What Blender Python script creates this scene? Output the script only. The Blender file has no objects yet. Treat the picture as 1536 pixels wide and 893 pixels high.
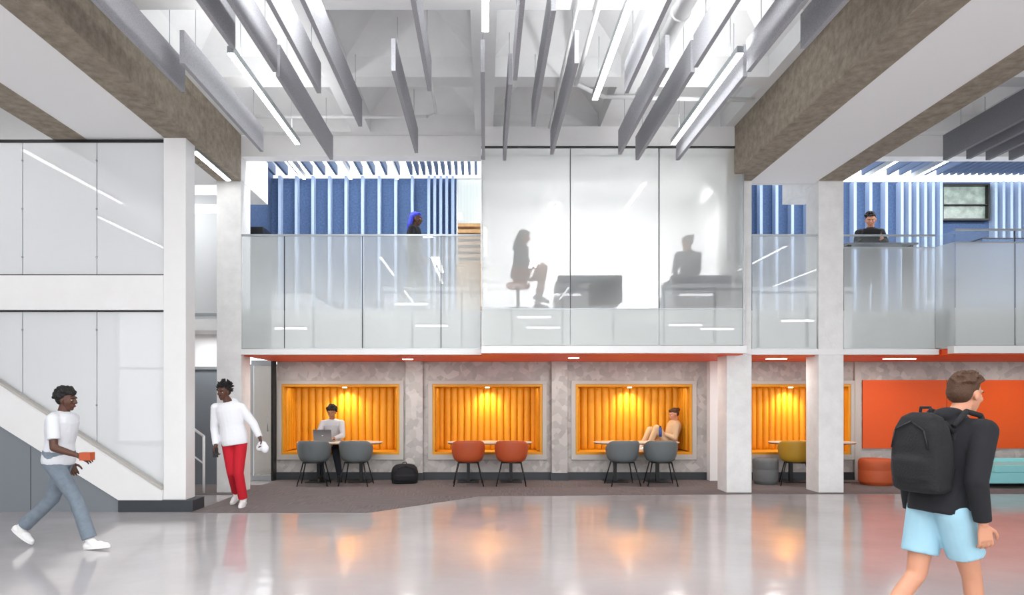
import bpy, math, random
from mathutils import Vector, Matrix
random.seed(7)
scene = bpy.context.scene
COL = scene.collection
def V(*a): return Vector(a)

# ------------------------------------------------------------------ materials
def lin(h):
    h = h.lstrip('#'); o = []
    for i in (0, 2, 4):
        c = int(h[i:i+2], 16)/255
        o.append(c/12.92 if c <= .04045 else ((c+.055)/1.055)**2.4)
    return (o[0], o[1], o[2], 1)
def newmat(name):
    m = bpy.data.materials.new(name); m.use_nodes = True
    nt = m.node_tree
    return m, nt, nt.nodes['Principled BSDF'], nt.nodes['Material Output']
def pm(name, col, rough=.6, metal=0, noise=0, nscale=8, bump=0, bscale=60, coat=0, spec=.5, stretch=None):
    m, nt, b, o = newmat(name)
    c = lin(col)
    b.inputs['Base Color'].default_value = c
    b.inputs['Roughness'].default_value = rough
    b.inputs['Metallic'].default_value = metal
    b.inputs['Specular IOR Level'].default_value = spec
    b.inputs['Coat Weight'].default_value = coat
    tc = nt.nodes.new('ShaderNodeTexCoord')
    src = tc.outputs['Object']
    if stretch:
        mp = nt.nodes.new('ShaderNodeMapping'); mp.inputs['Scale'].default_value = stretch
        nt.links.new(src, mp.inputs[0]); src = mp.outputs[0]
    if noise:
        n = nt.nodes.new('ShaderNodeTexNoise'); n.inputs['Scale'].default_value = nscale
        n.inputs['Detail'].default_value = 8; n.inputs['Roughness'].default_value = .65
        nt.links.new(src, n.inputs['Vector'])
        r = nt.nodes.new('ShaderNodeValToRGB')
        r.color_ramp.elements[0].position = .3; r.color_ramp.elements[1].position = .7
        r.color_ramp.elements[0].color = tuple(x*(1-noise) for x in c[:3])+(1,)
        r.color_ramp.elements[1].color = tuple(min(1, x*(1+noise)) for x in c[:3])+(1,)
        nt.links.new(n.outputs['Fac'], r.inputs[0]); nt.links.new(r.outputs[0], b.inputs['Base Color'])
    if bump:
        n2 = nt.nodes.new('ShaderNodeTexNoise'); n2.inputs['Scale'].default_value = bscale
        nt.links.new(src, n2.inputs['Vector'])
        bp = nt.nodes.new('ShaderNodeBump'); bp.inputs['Strength'].default_value = bump
        bp.inputs['Distance'].default_value = .01
        nt.links.new(n2.outputs['Fac'], bp.inputs['Height']); nt.links.new(bp.outputs[0], b.inputs['Normal'])
    return m
def emis(name, col, s):
    m, nt, b, o = newmat(name)
    b.inputs['Base Color'].default_value = lin(col)
    b.inputs['Emission Color'].default_value = lin(col)
    b.inputs['Emission Strength'].default_value = s
    return m
def frost(name, col, clear, rough=0.0, ior=1.2, gloss=.5, stripes=0, grad=None, tr=.35):
    m = bpy.data.materials.new(name); m.use_nodes = True
    nt = m.node_tree; nt.nodes.clear(); N = nt.nodes.new; L = nt.links.new
    o = N('ShaderNodeOutputMaterial')
    d = N('ShaderNodeBsdfDiffuse'); d.inputs[0].default_value = lin(col)
    t = N('ShaderNodeBsdfTranslucent'); t.inputs[0].default_value = lin(col)
    m1 = N('ShaderNodeMixShader'); m1.inputs[0].default_value = tr
    L(d.outputs[0], m1.inputs[1]); L(t.outputs[0], m1.inputs[2])
    if rough > 0:
        r = N('ShaderNodeBsdfRefraction'); r.inputs['Roughness'].default_value = rough
        r.inputs['IOR'].default_value = ior; r.inputs[0].default_value = (.97, .98, .98, 1)
    else:
        r = N('ShaderNodeBsdfTransparent'); r.inputs[0].default_value = (.94, .96, .96, 1)
    m2 = N('ShaderNodeMixShader'); m2.inputs[0].default_value = clear
    L(m1.outputs[0], m2.inputs[1]); L(r.outputs[0], m2.inputs[2])
    if stripes:
        tc = N('ShaderNodeTexCoord'); w = N('ShaderNodeTexWave'); w.inputs['Scale'].default_value = stripes
        w.bands_direction = 'X'
        L(tc.outputs['Object'], w.inputs['Vector'])
        mr = N('ShaderNodeMapRange'); mr.inputs['To Min'].default_value = clear*.8; mr.inputs['To Max'].default_value = clear*1.2
        L(w.outputs['Fac'], mr.inputs[0]); L(mr.outputs[0], m2.inputs[0])
    if grad:   # height graduated frosting (clearer towards the top edge)
        tc = N('ShaderNodeTexCoord'); sp = N('ShaderNodeSeparateXYZ'); L(tc.outputs['Object'], sp.inputs[0])
        mr = N('ShaderNodeMapRange'); mr.interpolation_type = 'SMOOTHSTEP'
        mr.inputs['From Min'].default_value = grad[0]; mr.inputs['From Max'].default_value = grad[1]
        mr.inputs['To Min'].default_value = grad[2]; mr.inputs['To Max'].default_value = grad[3]
        L(sp.outputs['Z'], mr.inputs[0]); L(mr.outputs[0], m2.inputs[0])
    g = N('ShaderNodeBsdfGlossy'); g.inputs['Roughness'].default_value = .015
    fr = N('ShaderNodeFresnel'); fr.inputs[0].default_value = 1.5
    mu = N('ShaderNodeMath'); mu.operation = 'MULTIPLY_ADD'; mu.inputs[1].default_value = gloss*2; mu.inputs[2].default_value = 0
    L(fr.outputs[0], mu.inputs[0])
    m3 = N('ShaderNodeMixShader'); L(mu.outputs[0], m3.inputs[0]); L(m2.outputs[0], m3.inputs[1]); L(g.outputs[0], m3.inputs[2])
    L(m3.outputs[0], o.inputs[0])
    return m

M_white = pm('white_plaster', '#ebebeb', .65, noise=.02, nscale=3)
M_panel = pm('white_ceiling_panel', '#f7f7f7', .7)
M_colw = pm('white_painted_concrete', '#e6e6e5', .7, noise=.07, nscale=5, bump=.35, bscale=30)
M_ceil = pm('white_painted_ceiling', '#e6e7e7', .75, noise=.04, nscale=2, bump=.15, bscale=12)
M_conc = pm('raw_concrete', '#968b7c', .85, noise=.32, nscale=9, bump=.8, bscale=55)
M_felt = pm('grey_felt', '#a6a7ac', .95, noise=.22, nscale=70, bump=.4, bscale=200)
M_feltd = pm('dark_felt', '#85878d', .95, noise=.16, nscale=90)
M_blue = pm('blue_felt', '#43597d', .95, noise=.3, nscale=25, bump=.4, bscale=90)
M_blue_lit = pm('blue_felt_lit', '#a3b7d3', .9, noise=.08, nscale=40)  # lit look of the fins put into a paler copy of the felt
M_slat = pm('blue_slat', '#5f7290', .8)
M_base = pm('dark_baseboard', '#33383d', .5)
M_dark = pm('black_metal', '#1c1d1f', .4, metal=.3)
M_blk = pm('black_fabric', '#15161a', .85, bump=.3, bscale=80)
M_grey = pm('grey_panel', '#7b8188', .5)
M_alu = pm('aluminium', '#aab0b4', .35, metal=.7)
M_trim = pm('booth_trim', '#b8b4ae', .4)
M_org = pm('orange_upholstery', '#d9951a', .5, noise=.05, nscale=6)
M_orgs = pm('orange_soffit', '#f4561a', .5, noise=.05, nscale=3)
M_redglass = pm('orange_back_painted_glass', '#e0560e', .12, spec=.5)
M_table = pm('light_table', '#dcd3c6', .35)
M_tedge = pm('ply_edge', '#a98c66', .6)
M_chg = pm('grey_shell', '#666d6f', .5)
M_cho = pm('rust_shell', '#b24e28', .5)
M_chm = pm('mustard_shell', '#b08a26', .5)
M_tealdk = pm('slate_upholstery', '#2c424e', .8, bump=.2)
M_cyan = pm('cyan_upholstery', '#8fd4d8', .75, bump=.2)
M_ottg = pm('grey_ottoman', '#6c7072', .8, bump=.2)
M_otto = pm('rust_ottoman', '#b9542a', .6, bump=.2)
M_light = emis('strip_light', '#ffffff', 14)
M_down = emis('downlight', '#fff3e0', 9)
M_board = pm('glass_board', '#d8dbdd', .5, coat=1, spec=.1)
M_board.node_tree.nodes['Principled BSDF'].inputs['Coat Roughness'].default_value = .015
M_railg = frost('frosted_rail_glass', '#dfe5e4', .3, gloss=.8, grad=(2.7, 4.1, .14, .42))
M_room = frost('frosted_room_glass', '#f2f2f2', .72, rough=.27, ior=1.2, gloss=.6, tr=.5)
M_band = frost('frosted_band_glass', '#dfe5e3', .18, gloss=.7)
M_clear = frost('clear_glass', '#e8f0f0', .92, gloss=.5)
M_ribbed = frost('ribbed_glass', '#d5ded9', .4, stripes=12, gloss=.4)
M_wood = pm('wood', '#b89263', .6, noise=.2, nscale=10)

def floor_mat():
    m, nt, b, o = newmat('polished_concrete_floor'); N = nt.nodes.new; L = nt.links.new
    tc = N('ShaderNodeTexCoord')
    n = N('ShaderNodeTexNoise'); n.inputs['Scale'].default_value = .9; n.inputs['Detail'].default_value = 6
    L(tc.outputs['Object'], n.inputs['Vector'])
    r = N('ShaderNodeValToRGB'); r.color_ramp.elements[0].position = .3; r.color_ramp.elements[1].position = .72
    r.color_ramp.elements[0].color = lin('#a9a5a6'); r.color_ramp.elements[1].color = lin('#b8b4b5')
    L(n.outputs['Fac'], r.inputs[0]); L(r.outputs[0], b.inputs['Base Color'])
    r2 = N('ShaderNodeMapRange'); r2.inputs['To Min'].default_value = .06; r2.inputs['To Max'].default_value = .17
    n2 = N('ShaderNodeTexNoise'); n2.inputs['Scale'].default_value = 1.7
    L(tc.outputs['Object'], n2.inputs['Vector'])
    L(n2.outputs['Fac'], r2.inputs[0]); L(r2.outputs[0], b.inputs['Roughness'])
    n3 = N('ShaderNodeTexNoise'); n3.inputs['Scale'].default_value = 2.5
    L(tc.outputs['Object'], n3.inputs['Vector'])
    bp = N('ShaderNodeBump'); bp.inputs['Strength'].default_value = .12; bp.inputs['Distance'].default_value = .03
    L(n3.outputs['Fac'], bp.inputs['Height']); L(bp.outputs[0], b.inputs['Normal'])
    b.inputs['Specular IOR Level'].default_value = .7
    return m
M_floor = floor_mat()
def carpet_mat():
    m, nt, b, o = newmat('carpet_tile'); N = nt.nodes.new; L = nt.links.new
    tc = N('ShaderNodeTexCoord')
    ck = N('ShaderNodeTexChecker'); ck.inputs['Scale'].default_value = 1.0
    L(tc.outputs['Object'], ck.inputs['Vector'])
    mp1 = N('ShaderNodeMapping'); mp1.inputs['Scale'].default_value = (3, 90, 1)
    mp2 = N('ShaderNodeMapping'); mp2.inputs['Scale'].default_value = (90, 3, 1)
    n1 = N('ShaderNodeTexNoise'); n2 = N('ShaderNodeTexNoise')
    for mp, n in ((mp1, n1), (mp2, n2)):
        L(tc.outputs['Object'], mp.inputs[0]); L(mp.outputs[0], n.inputs['Vector']); n.inputs['Scale'].default_value = 1
    mx = N('ShaderNodeMix'); mx.data_type = 'FLOAT'
    L(ck.outputs['Fac'], mx.inputs[0]); L(n1.outputs['Fac'], mx.inputs[2]); L(n2.outputs['Fac'], mx.inputs[3])
    r = N('ShaderNodeValToRGB'); r.color_ramp.elements[0].position = .3; r.color_ramp.elements[1].position = .7
    r.color_ramp.elements[0].color = lin('#5a5353'); r.color_ramp.elements[1].color = lin('#7b7473')
    L(mx.outputs[0], r.inputs[0]); L(r.outputs[0], b.inputs['Base Color'])
    b.inputs['Roughness'].default_value = .95
    return m
M_carpet = carpet_mat()
def patch_mat():
    m, nt, b, o = newmat('stone_patch_wallcovering'); N = nt.nodes.new; L = nt.links.new
    tc = N('ShaderNodeTexCoord')
    v = N('ShaderNodeTexVoronoi'); v.inputs['Scale'].default_value = 9; v.inputs['Randomness'].default_value = .85
    L(tc.outputs['Object'], v.inputs['Vector'])
    s = N('ShaderNodeSeparateColor'); L(v.outputs['Color'], s.inputs[0])
    nz = N('ShaderNodeTexNoise'); nz.inputs['Scale'].default_value = 3; nz.inputs['Detail'].default_value = 8
    L(tc.outputs['Object'], nz.inputs['Vector'])
    mx = N('ShaderNodeMix'); mx.data_type = 'FLOAT'; mx.inputs[0].default_value = .4
    L(s.outputs[0], mx.inputs[2]); L(nz.outputs['Fac'], mx.inputs[3])
    r = N('ShaderNodeValToRGB')
    r.color_ramp.elements[0].position = .1; r.color_ramp.elements[1].position = .9
    r.color_ramp.elements[0].color = lin('#a09d9a'); r.color_ramp.elements[1].color = lin('#c6c3bf')
    e = r.color_ramp.elements.new(.5); e.color = lin('#b2afac')
    L(mx.outputs[0], r.inputs[0]); L(r.outputs[0], b.inputs['Base Color'])
    b.inputs['Roughness'].default_value = .6
    return m
M_patch = patch_mat()

# ------------------------------------------------------------------ mesh builder
class MB:
    def __init__(s): s.v = []; s.f = []; s.m = []; s.sm = []; s.mats = []
    def mi(s, mat):
        if mat not in s.mats: s.mats.append(mat)
        return s.mats.index(mat)
    def add(s, vs, fs, mat, smooth=False):
        o = len(s.v); s.v += [tuple(x) for x in vs]; k = s.mi(mat)
        for f in fs:
            s.f.append([i+o for i in f]); s.m.append(k); s.sm.append(smooth)
    def box(s, x0, x1, y0, y1, z0, z1, mat):
        vs = [(x, y, z) for z in (z0, z1) for y in (y0, y1) for x in (x0, x1)]
        s.add(vs, [(0, 2, 3, 1), (4, 5, 7, 6), (0, 1, 5, 4), (2, 6, 7, 3), (0, 4, 6, 2), (1, 3, 7, 5)], mat)
    def prism(s, poly, y0, y1, mat):   # poly in (x,z)
        n = len(poly)
        vs = [(x, y0, z) for x, z in poly]+[(x, y1, z) for x, z in poly]
        s.add(vs, [list(range(n)), list(range(2*n-1, n-1, -1))]+[(i, i+n, (i+1) % n+n, (i+1) % n) for i in range(n)], mat)
    def loft(s, rings, mat, smooth=True, closed=True):
        n = len(rings[0]); vs = [p for r in rings for p in r]; fs = []
        for j in range(len(rings)-1):
            for i in range(n):
                a = j*n+i; b = j*n+(i+1) % n
                fs.append((a, b, b+n, a+n))
        if closed:
            fs.append(tuple(range(n-1, -1, -1))); fs.append(tuple(range((len(rings)-1)*n, len(rings)*n)))
        s.add(vs, fs, mat, smooth)
    def cyl(s, p1, p2, r1, r2, mat, n=12, smooth=True):
        p1 = Vector(p1); p2 = Vector(p2); d = (p2-p1).normalized()
        u = d.orthogonal().normalized(); w = d.cross(u)
        s.loft([[p+(u*math.cos(t)+w*math.sin(t))*r for t in [2*math.pi*i/n for i in range(n)]] for p, r in ((p1, r1), (p2, r2))], mat, smooth)
    def tube(s, pts, r, mat, n=10):
        for a, b in zip(pts, pts[1:]): s.cyl(a, b, r, r, mat, n)
        for p in pts[1:-1]: s.ell(p, (r, r, r), mat, 8)
    def ell(s, c, r, mat, n=14, ax=None):
        c = Vector(c)
        if ax is None: ax = (V(1, 0, 0), V(0, 1, 0), V(0, 0, 1))
        m = n//2; vs = [c-ax[2]*r[2]]; 
        for j in range(1, m):
            ph = -math.pi/2+math.pi*j/m
            for i in range(n):
                t = 2*math.pi*i/n
                vs.append(c+ax[0]*(r[0]*math.cos(ph)*math.cos(t))+ax[1]*(r[1]*math.cos(ph)*math.sin(t))+ax[2]*(r[2]*math.sin(ph)))
        vs.append(c+ax[2]*r[2]); fs = []
        for i in range(n): fs.append((0, 1+(i+1) % n, 1+i))
        for j in range(m-2):
            for i in range(n):
                a = 1+j*n+i; b = 1+j*n+(i+1) % n; fs.append((a, b, b+n, a+n))
        k = 1+(m-2)*n
        for i in range(n): fs.append((k+i, k+(i+1) % n, len(vs)-1))
        s.add(vs, fs, mat, True)
    def cap(s, p1, r1, p2, r2, mat=None):
        s.cyl(p1, p2, r1, r2, mat, 14); s.ell(p1, (r1,)*3, mat, 14); s.ell(p2, (r2,)*3, mat, 14)
    def build(s, name, bevel=0, solid=0, subd=0, seg=3):
        me = bpy.data.meshes.new(name); me.from_pydata(s.v, [], s.f)
        for m in s.mats: me.materials.append(m if m else M_white)
        me.polygons.foreach_set('material_index', s.m); me.polygons.foreach_set('use_smooth', s.sm)
        me.update(); ob = bpy.data.objects.new(name, me); COL.objects.link(ob)
        if solid:
            q = ob.modifiers.new('s', 'SOLIDIFY'); q.thickness = solid; q.offset = 0
        if bevel:
            q = ob.modifiers.new('b', 'BEVEL'); q.width = bevel; q.segments = seg; q.limit_method = 'ANGLE'; q.angle_limit = math.radians(40)
        if subd:
            q = ob.modifiers.new('d', 'SUBSURF'); q.levels = subd; q.render_levels = subd
        return ob

def remesh(mb, voxel, it=3):
    ob = mb.build('tmp_remesh')
    q = ob.modifiers.new('r', 'REMESH'); q.mode = 'VOXEL'; q.voxel_size = voxel
    if it:
        q = ob.modifiers.new('s', 'SMOOTH'); q.iterations = it; q.factor = .5
    dg = bpy.context.evaluated_depsgraph_get(); dg.update()
    me = bpy.data.meshes.new_from_object(ob.evaluated_get(dg))
    vs = [v.co.copy() for v in me.vertices]; fs = [tuple(p.vertices) for p in me.polygons]
    old = ob.data
    bpy.data.objects.remove(ob); bpy.data.meshes.remove(me); bpy.data.meshes.remove(old)
    return vs, fs

def simple(name, x0, x1, y0, y1, z0, z1, mat, bevel=0):
    b = MB(); b.box(x0, x1, y0, y1, z0, z1, mat); return b.build(name, bevel)
def area(name, loc, sx, sy, e, rot=(0, 0, 0), col=(1, 1, 1)):
    l = bpy.data.lights.new(name, 'AREA'); l.shape = 'RECTANGLE'; l.size = sx; l.size_y = sy; l.energy = e; l.color = col
    o = bpy.data.objects.new(name, l); COL.objects.link(o); o.location = loc; o.rotation_euler = rot; return o

# ------------------------------------------------------------------ shell
simple('floor', -13, 15, -5, 20, -.2, 0, M_floor)
cp = MB(); poly = [(-4.04, 9.34), (-1.62, 9.34), (-.09, 10.95), (4.43, 11.2), (14.8, 11.3), (14.8, 13.17), (-4.04, 13.17), (-4.04, 12.35), (-12, 12.35), (-12, 11.1), (-4.04, 11.1)]
n = len(poly)
cp.add([(x, y, .0) for x, y in poly]+[(x, y, .006) for x, y in poly], [list(range(n-1, -1, -1)), list(range(n, 2*n))]+[(i, (i+1) % n, (i+1) % n+n, i+n) for i in range(n)], M_carpet)
cp.build('carpet')

def coffers(name, xs, ys, z0, z1, rib, mat):
    b = MB(); h = rib/2
    for i in range(len(xs)-1):
        for j in range(len(ys)-1):
            x0, x1, y0, y1 = xs[i], xs[i+1], ys[j], ys[j+1]
            O = [(x0, y0, z0), (x1, y0, z0), (x1, y1, z0), (x0, y1, z0)]
            I = [(x0+h, y0+h, z0), (x1-h, y0+h, z0), (x1-h, y1-h, z0), (x0+h, y1-h, z0)]
            zz = z0+.28
            S = [(p[0], p[1], zz) for p in I]
            cx, cy = (x0+x1)/2, (y0+y1)/2; q = .22
            T = [(cx-q, cy-q, z1), (cx+q, cy-q, z1), (cx+q, cy+q, z1), (cx-q, cy+q, z1)]
            vs = O+I+S+T; fs = []
            for a in range(4):
                c = (a+1) % 4
                fs += [(a, a+4, c+4, c), (a+4, a+8, c+8, c+4), (a+8, a+12, c+12, c+8)]
            fs.append((12, 15, 14, 13))
            b.add(vs, fs, mat)
    b.box(xs[0], xs[-1], ys[0], ys[-1], z1+.02, z1+.12, mat)
    return b.build(name)
ys = [11.35-1.9*k for k in range(9)]; ys.reverse()
coffers('ceiling', [-4.06, -2.04, -.02, 2.0, 4.01], ys, 5.95, 6.75, .3, M_ceil)
b = MB()
b.box(-5.58, -4.47, -4.5, 11.6, 5.2, 5.3, M_panel); b.box(4.43, 5.54, -4.5, 11.5, 5.2, 5.3, M_panel)
b.build('ceiling_side_panels')
simple('ceiling_left', -13, -5.58, -4.5, 11.6, 5.9, 6.0, M_white)
coffers('ceiling_right', [5.96, 8.2, 10.4, 12.6, 14.9], ys, 5.95, 6.7, .3, M_ceil)
for (x0, x1) in ((-4.47, -4.06), (-6.05, -5.58), (4.01, 4.43), (5.54, 5.96)):
    b = MB(); b.box(x0, x1, -4.5, 11.352, 5.19, 5.97, M_conc); b.box(x0, x1, 11.352, 12.75, 5.19, 5.97, M_colw)
    b.build('concrete_beam', .012)
for nm, x0, x1, y0, y1, zt in (('column', -4.47, -4.06, 11.35, 11.8, 5.19), ('column', 4.01, 4.43, 11.35, 11.8, 5.19), ('column', 5.54, 5.96, 11.35, 11.8, 5.19)):
    simple(nm, x0, x1, y0, y1, 0, zt, M_colw, .012)
b = MB()
b.box(-4.06, 4.01, 11.36, 11.6, 5.6, 6.9, M_white); b.box(5.96, 14.8, 11.36, 11.6, 5.6, 6.9, M_white)
b.box(-.065, 4.16, 10.98, 11.36, 5.62, 5.95, M_white)
b.box(4.43, 5.54, 11.5, 11.6, 5.2, 6.9, M_white)
b.box(-.065, 4.16, 10.96, 11.0, 5.60, 5.625, M_dark)
b.build('wall_bulkhead')
b = MB(); b.box(-13, 14.9, 11.6, 12.6, 6.75, 6.85, M_white); b.box(-13, -4.6, 12.6, 20, 6.75, 6.85, M_white)
b.build('ceiling_upper')
simple('wall_left', -13.1, -13, -5, 15.2, 0, 7, M_white)
simple('wall_right', 14.9, 15, -5, 15.2, 0, 7, M_white)
b = MB()
for i in range(15): b.box(-13+i*2, -12.92+i*2, -5, -4.85, 0, 6, M_alu)
for z in (0, 2.6, 5.85): b.box(-13, 15, -5, -4.85, z, z+.1, M_alu)
b.build('window_1')

# ------------------------------------------------------------------ mezzanine
b = MB()
b.box(-4.06, -.065, 11.47, 15.1, 2.39, 3.05, M_white)
b.box(-.065, 4.20, 11.12, 15.1, 2.39, 3.05, M_white)
b.box(4.20, 7.56, 11.47, 15.1, 2.39, 3.05, M_white)
b.box(7.56, 14.8, 11.12, 15.1, 2.39, 3.05, M_white)
b.box(-4.06, -.065, 11.33, 11.47, 2.30, 2.39, M_white)
b.box(-.065, 4.20, 10.97, 11.12, 2.30, 2.42, M_white)
b.box(4.20, 7.53, 11.33, 11.47, 2.30, 2.39, M_white)
b.box(7.53, 14.8, 10.97, 11.12, 2.30, 2.42, M_white)
b.build('mezzanine_slab')
b = MB()
def planks(x0, x1, y0, y1):
    y = y0
    while y < y1-.02:
        b.box(x0, x1, y, min(y+.19, y1), 2.285, 2.385, M_orgs); y += .2
planks(-4.06, -.065, 11.48, 13.2); planks(-.065, 4.2, 11.13, 13.2); planks(4.2, 7.56, 11.48, 13.2); planks(7.56, 14.8, 11.13, 13.2)
b.box(-4.06, 14.8, 11.49, 13.2, 2.35, 2.388, M_orgs)
b.build('ceiling_soffit')

def rail(name, x0, x1, y, z0, z1, joints, mat=M_railg, toprail=True):
    b = MB(); xs = [x0]+joints+[x1]
    for a, c in zip(xs, xs[1:]):
        b.add([(a+.008, y, z0), (c-.008, y, z0), (c-.008, y, z1), (a+.008, y, z1)], [(0, 1, 2, 3)], mat)
    for j in joints: b.box(j-.006, j+.006, y+.004, y+.02, z0, z1, M_dark)
    if toprail: b.box(x0, x1, y-.018, y+.018, z1, z1+.03, M_alu)
    b.box(x0, x1, y-.012, y+.03, z0-.02, z0, M_alu)
    return b.build(name)
rail('glass_railing', -4.06, -.075, 11.38, 2.41, 4.28, [-3.35, -2.05, -.74])
rail('glass_railing', 4.44, 5.53, 11.38, 2.41, 4.28, [])
rail('glass_railing', 5.97, 7.5, 11.38, 2.41, 4.1, [], toprail=False)
rail('glass_railing', 5.97, 7.5, 11.40, 4.1, 4.28, [], M_clear)
b = MB()
b.add([(7.5, 11.38, 2.41), (7.58, 11.02, 2.41), (7.58, 11.02, 4.1), (7.5, 11.38, 4.1)], [(0, 1, 2, 3)], M_railg)
b.add([(7.5, 11.38, 4.1), (7.58, 11.02, 4.1), (7.58, 11.02, 4.28), (7.5, 11.38, 4.28)], [(0, 1, 2, 3)], M_clear)
b.build('glass_railing')
rail('glass_railing', 7.58, 14.8, 11.02, 2.43, 4.1, [8.55, 10.0, 11.5, 13], toprail=False)
rail('glass_railing', 7.58, 14.8, 11.02, 4.1, 4.28, [8.55, 10.0, 11.5, 13], M_clear)

b = MB()
xs = [-.06, 1.37, 2.80, 4.15]
for a, c in zip(xs, xs[1:]):
    b.box(a+.006, c-.006, 11.0, 11.012, 3.02, 5.6, M_room)
    b.add([(a+.006, 11.0, 2.43), (c-.006, 11.0, 2.43), (c-.006, 11.0, 3.005), (a+.006, 11.0, 3.005)], [(0, 1, 2, 3)], M_band)
for x in xs[1:3]: b.box(x-.006, x+.006, 11.0, 11.03, 3.0, 5.6, M_dark)
b.box(-.06, 4.15, 10.995, 11.03, 3.005, 3.02, M_alu)
b.box(-.07, -.05, 11.0, 14.3, 3.05, 5.6, M_room)
b.box(4.15, 4.165, 10.99, 11.34, 2.43, 5.6, M_alu)
b.build('window_2')
b = MB(); b.box(-.05, 4.4, 14.3, 14.4, 3.05, 5.7, M_white); b.box(4.3, 4.4, 11.9, 14.3, 3.05, 5.7, M_white)
b.box(-.06, 4.4, 11.37, 14.3, 5.61, 5.72, M_white)
b.build('wall_meeting_room')

b = MB()
b.box(-4.7, -.62, 15, 15.12, 3.05, 6.42, M_blue)
x = -4.5
while x < -.65:
    st = .36 if x < -1.6 else .13
    b.box(x, x+.06, 14.82, 15.0, 3.05, 6.42, M_blue_lit); x += st
b.box(-4.82, -4.7, 12.7, 15.12, 3.05, 6.9, M_blue)
b.box(4.45, 14.9, 15, 15.12, 3.05, 6.34, M_blue)
x = 4.6
while x < 14.7:
    if not (9.95 < x < 10.98): b.box(x, x+.06, 14.82, 15.0, 3.05, 6.3, M_blue_lit)
    x += .34 if x < 8.8 else .17
b.build('wall_back_upper')
b = MB()
b.add([(-.6, 14.7, 3.06), (-.08, 14.7, 3.06), (-.08, 14.7, 6.3), (-.6, 14.7, 6.3)], [(0, 1, 2, 3)], M_ribbed)
b.box(-.62, -.6, 14.68, 14.72, 3.05, 6.32, M_alu); b.box(-.6, -.08, 14.68, 14.72, 6.3, 6.32, M_alu)
b.build('ribbed_glass_screen')
b = MB()
for i in range(7): b.box(-.58, -.1, 14.3, 14.6, 4.4+.13*i, 4.47+.13*i, M_wood)
b.box(-.6, -.08, 14.28, 14.62, 3.05, 4.4, M_wood)
b.build('timber_stack')
simple('wall_screen_back', -.62, -.06, 15.0, 15.12, 3.05, 6.42, M_white)
b = MB(); x0, x1, z0, z1 = 9.98, 10.95, 5.5, 6.22
b.box(x0, x1, 14.96, 14.99, z0, z1, pm('window_view', '#7f8d86', .3, noise=.5, nscale=6))
for bx in ((x0-.04, x0, z0-.04, z1+.04), (x1, x1+.04, z0-.04, z1+.04), (x0, x1, z0-.04, z0), (x0, x1, z1, z1+.04)): b.box(bx[0], bx[1], 14.86, 14.99, bx[2], bx[3], M_dark)
b.box(x0, x1, 14.88, 14.96, z0+.3, z0+.32, M_dark)
b.build('window_6')
b = MB()
x = -4.6
while x < 14.8:
    b.box(x, x+.055, 12.68, 14.8, 6.42, 6.62, M_slat)
    x += (.27 if x < -1.7 else .14) if x < 0 else (.27 if x < 9.5 else .15)
b.build('skylight_slats')
b = MB(); b.box(-4.7, 14.9, 12.6, 12.66, 6.42, 6.85, M_white)
b.build('trim_1')
simple('storage_cabinet', 4.6, 5.1, 13.4, 14, 3.05, 4.85, M_dark, .01)
b = MB(); b.box(9.9, 11.1, 13.6, 14.2, 3.05, 4.75, M_blue); b.box(9.9, 11.1, 13.6, 14.2, 4.75, 4.78, M_dark)
b.build('storage_cabinet')
simple('storage_cabinet', -4.6, -4.3, 13.2, 14, 3.05, 4.9, M_dark, .01)

# ------------------------------------------------------------------ ground floor back wall with booths
YW = 13.2
booths = [(-3.93, -1.66), (-1.02, 1.10), (1.74, 3.99), (5.08, 7.05)]
ZB, ZT = .49, 1.85
b = MB()
prev = -4.03
for (x0, x1) in booths:
    b.box(prev, x0, YW, YW+.12, 0, 2.3, M_patch)
    b.box(x0, x1, YW, YW+.12, 0, ZB, M_patch); b.box(x0, x1, YW, YW+.12, ZT, 2.3, M_patch)
    prev = x1
b.box(prev, 14.9, YW, YW+.12, 0, 2.3, M_patch)
for x0, x1 in ((-1.53, -1.20), (1.27, 1.57)):
    b.prism([(x0, 0), (x1, 0), (x1, 2.3), (x0, 2.3)], YW-.14, YW, M_patch)
b.box(4.28, 4.52, YW-.2, YW, 0, 2.3, M_white)
b.box(7.12, 7.24, YW-.05, YW, 0, 2.3, M_trim)
b.build('wall_back')
b = MB()
b.box(-4.03, 4.27, YW-.025, YW, .006, .15, M_base); b.box(4.53, 14.8, YW-.025, YW, .006, .15, M_base)
for x0, x1 in ((-1.53, -1.20), (1.27, 1.57)): b.box(x0-.02, x1+.02, YW-.165, YW-.12, .006, .15, M_base)
b.build('baseboard_back')
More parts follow.
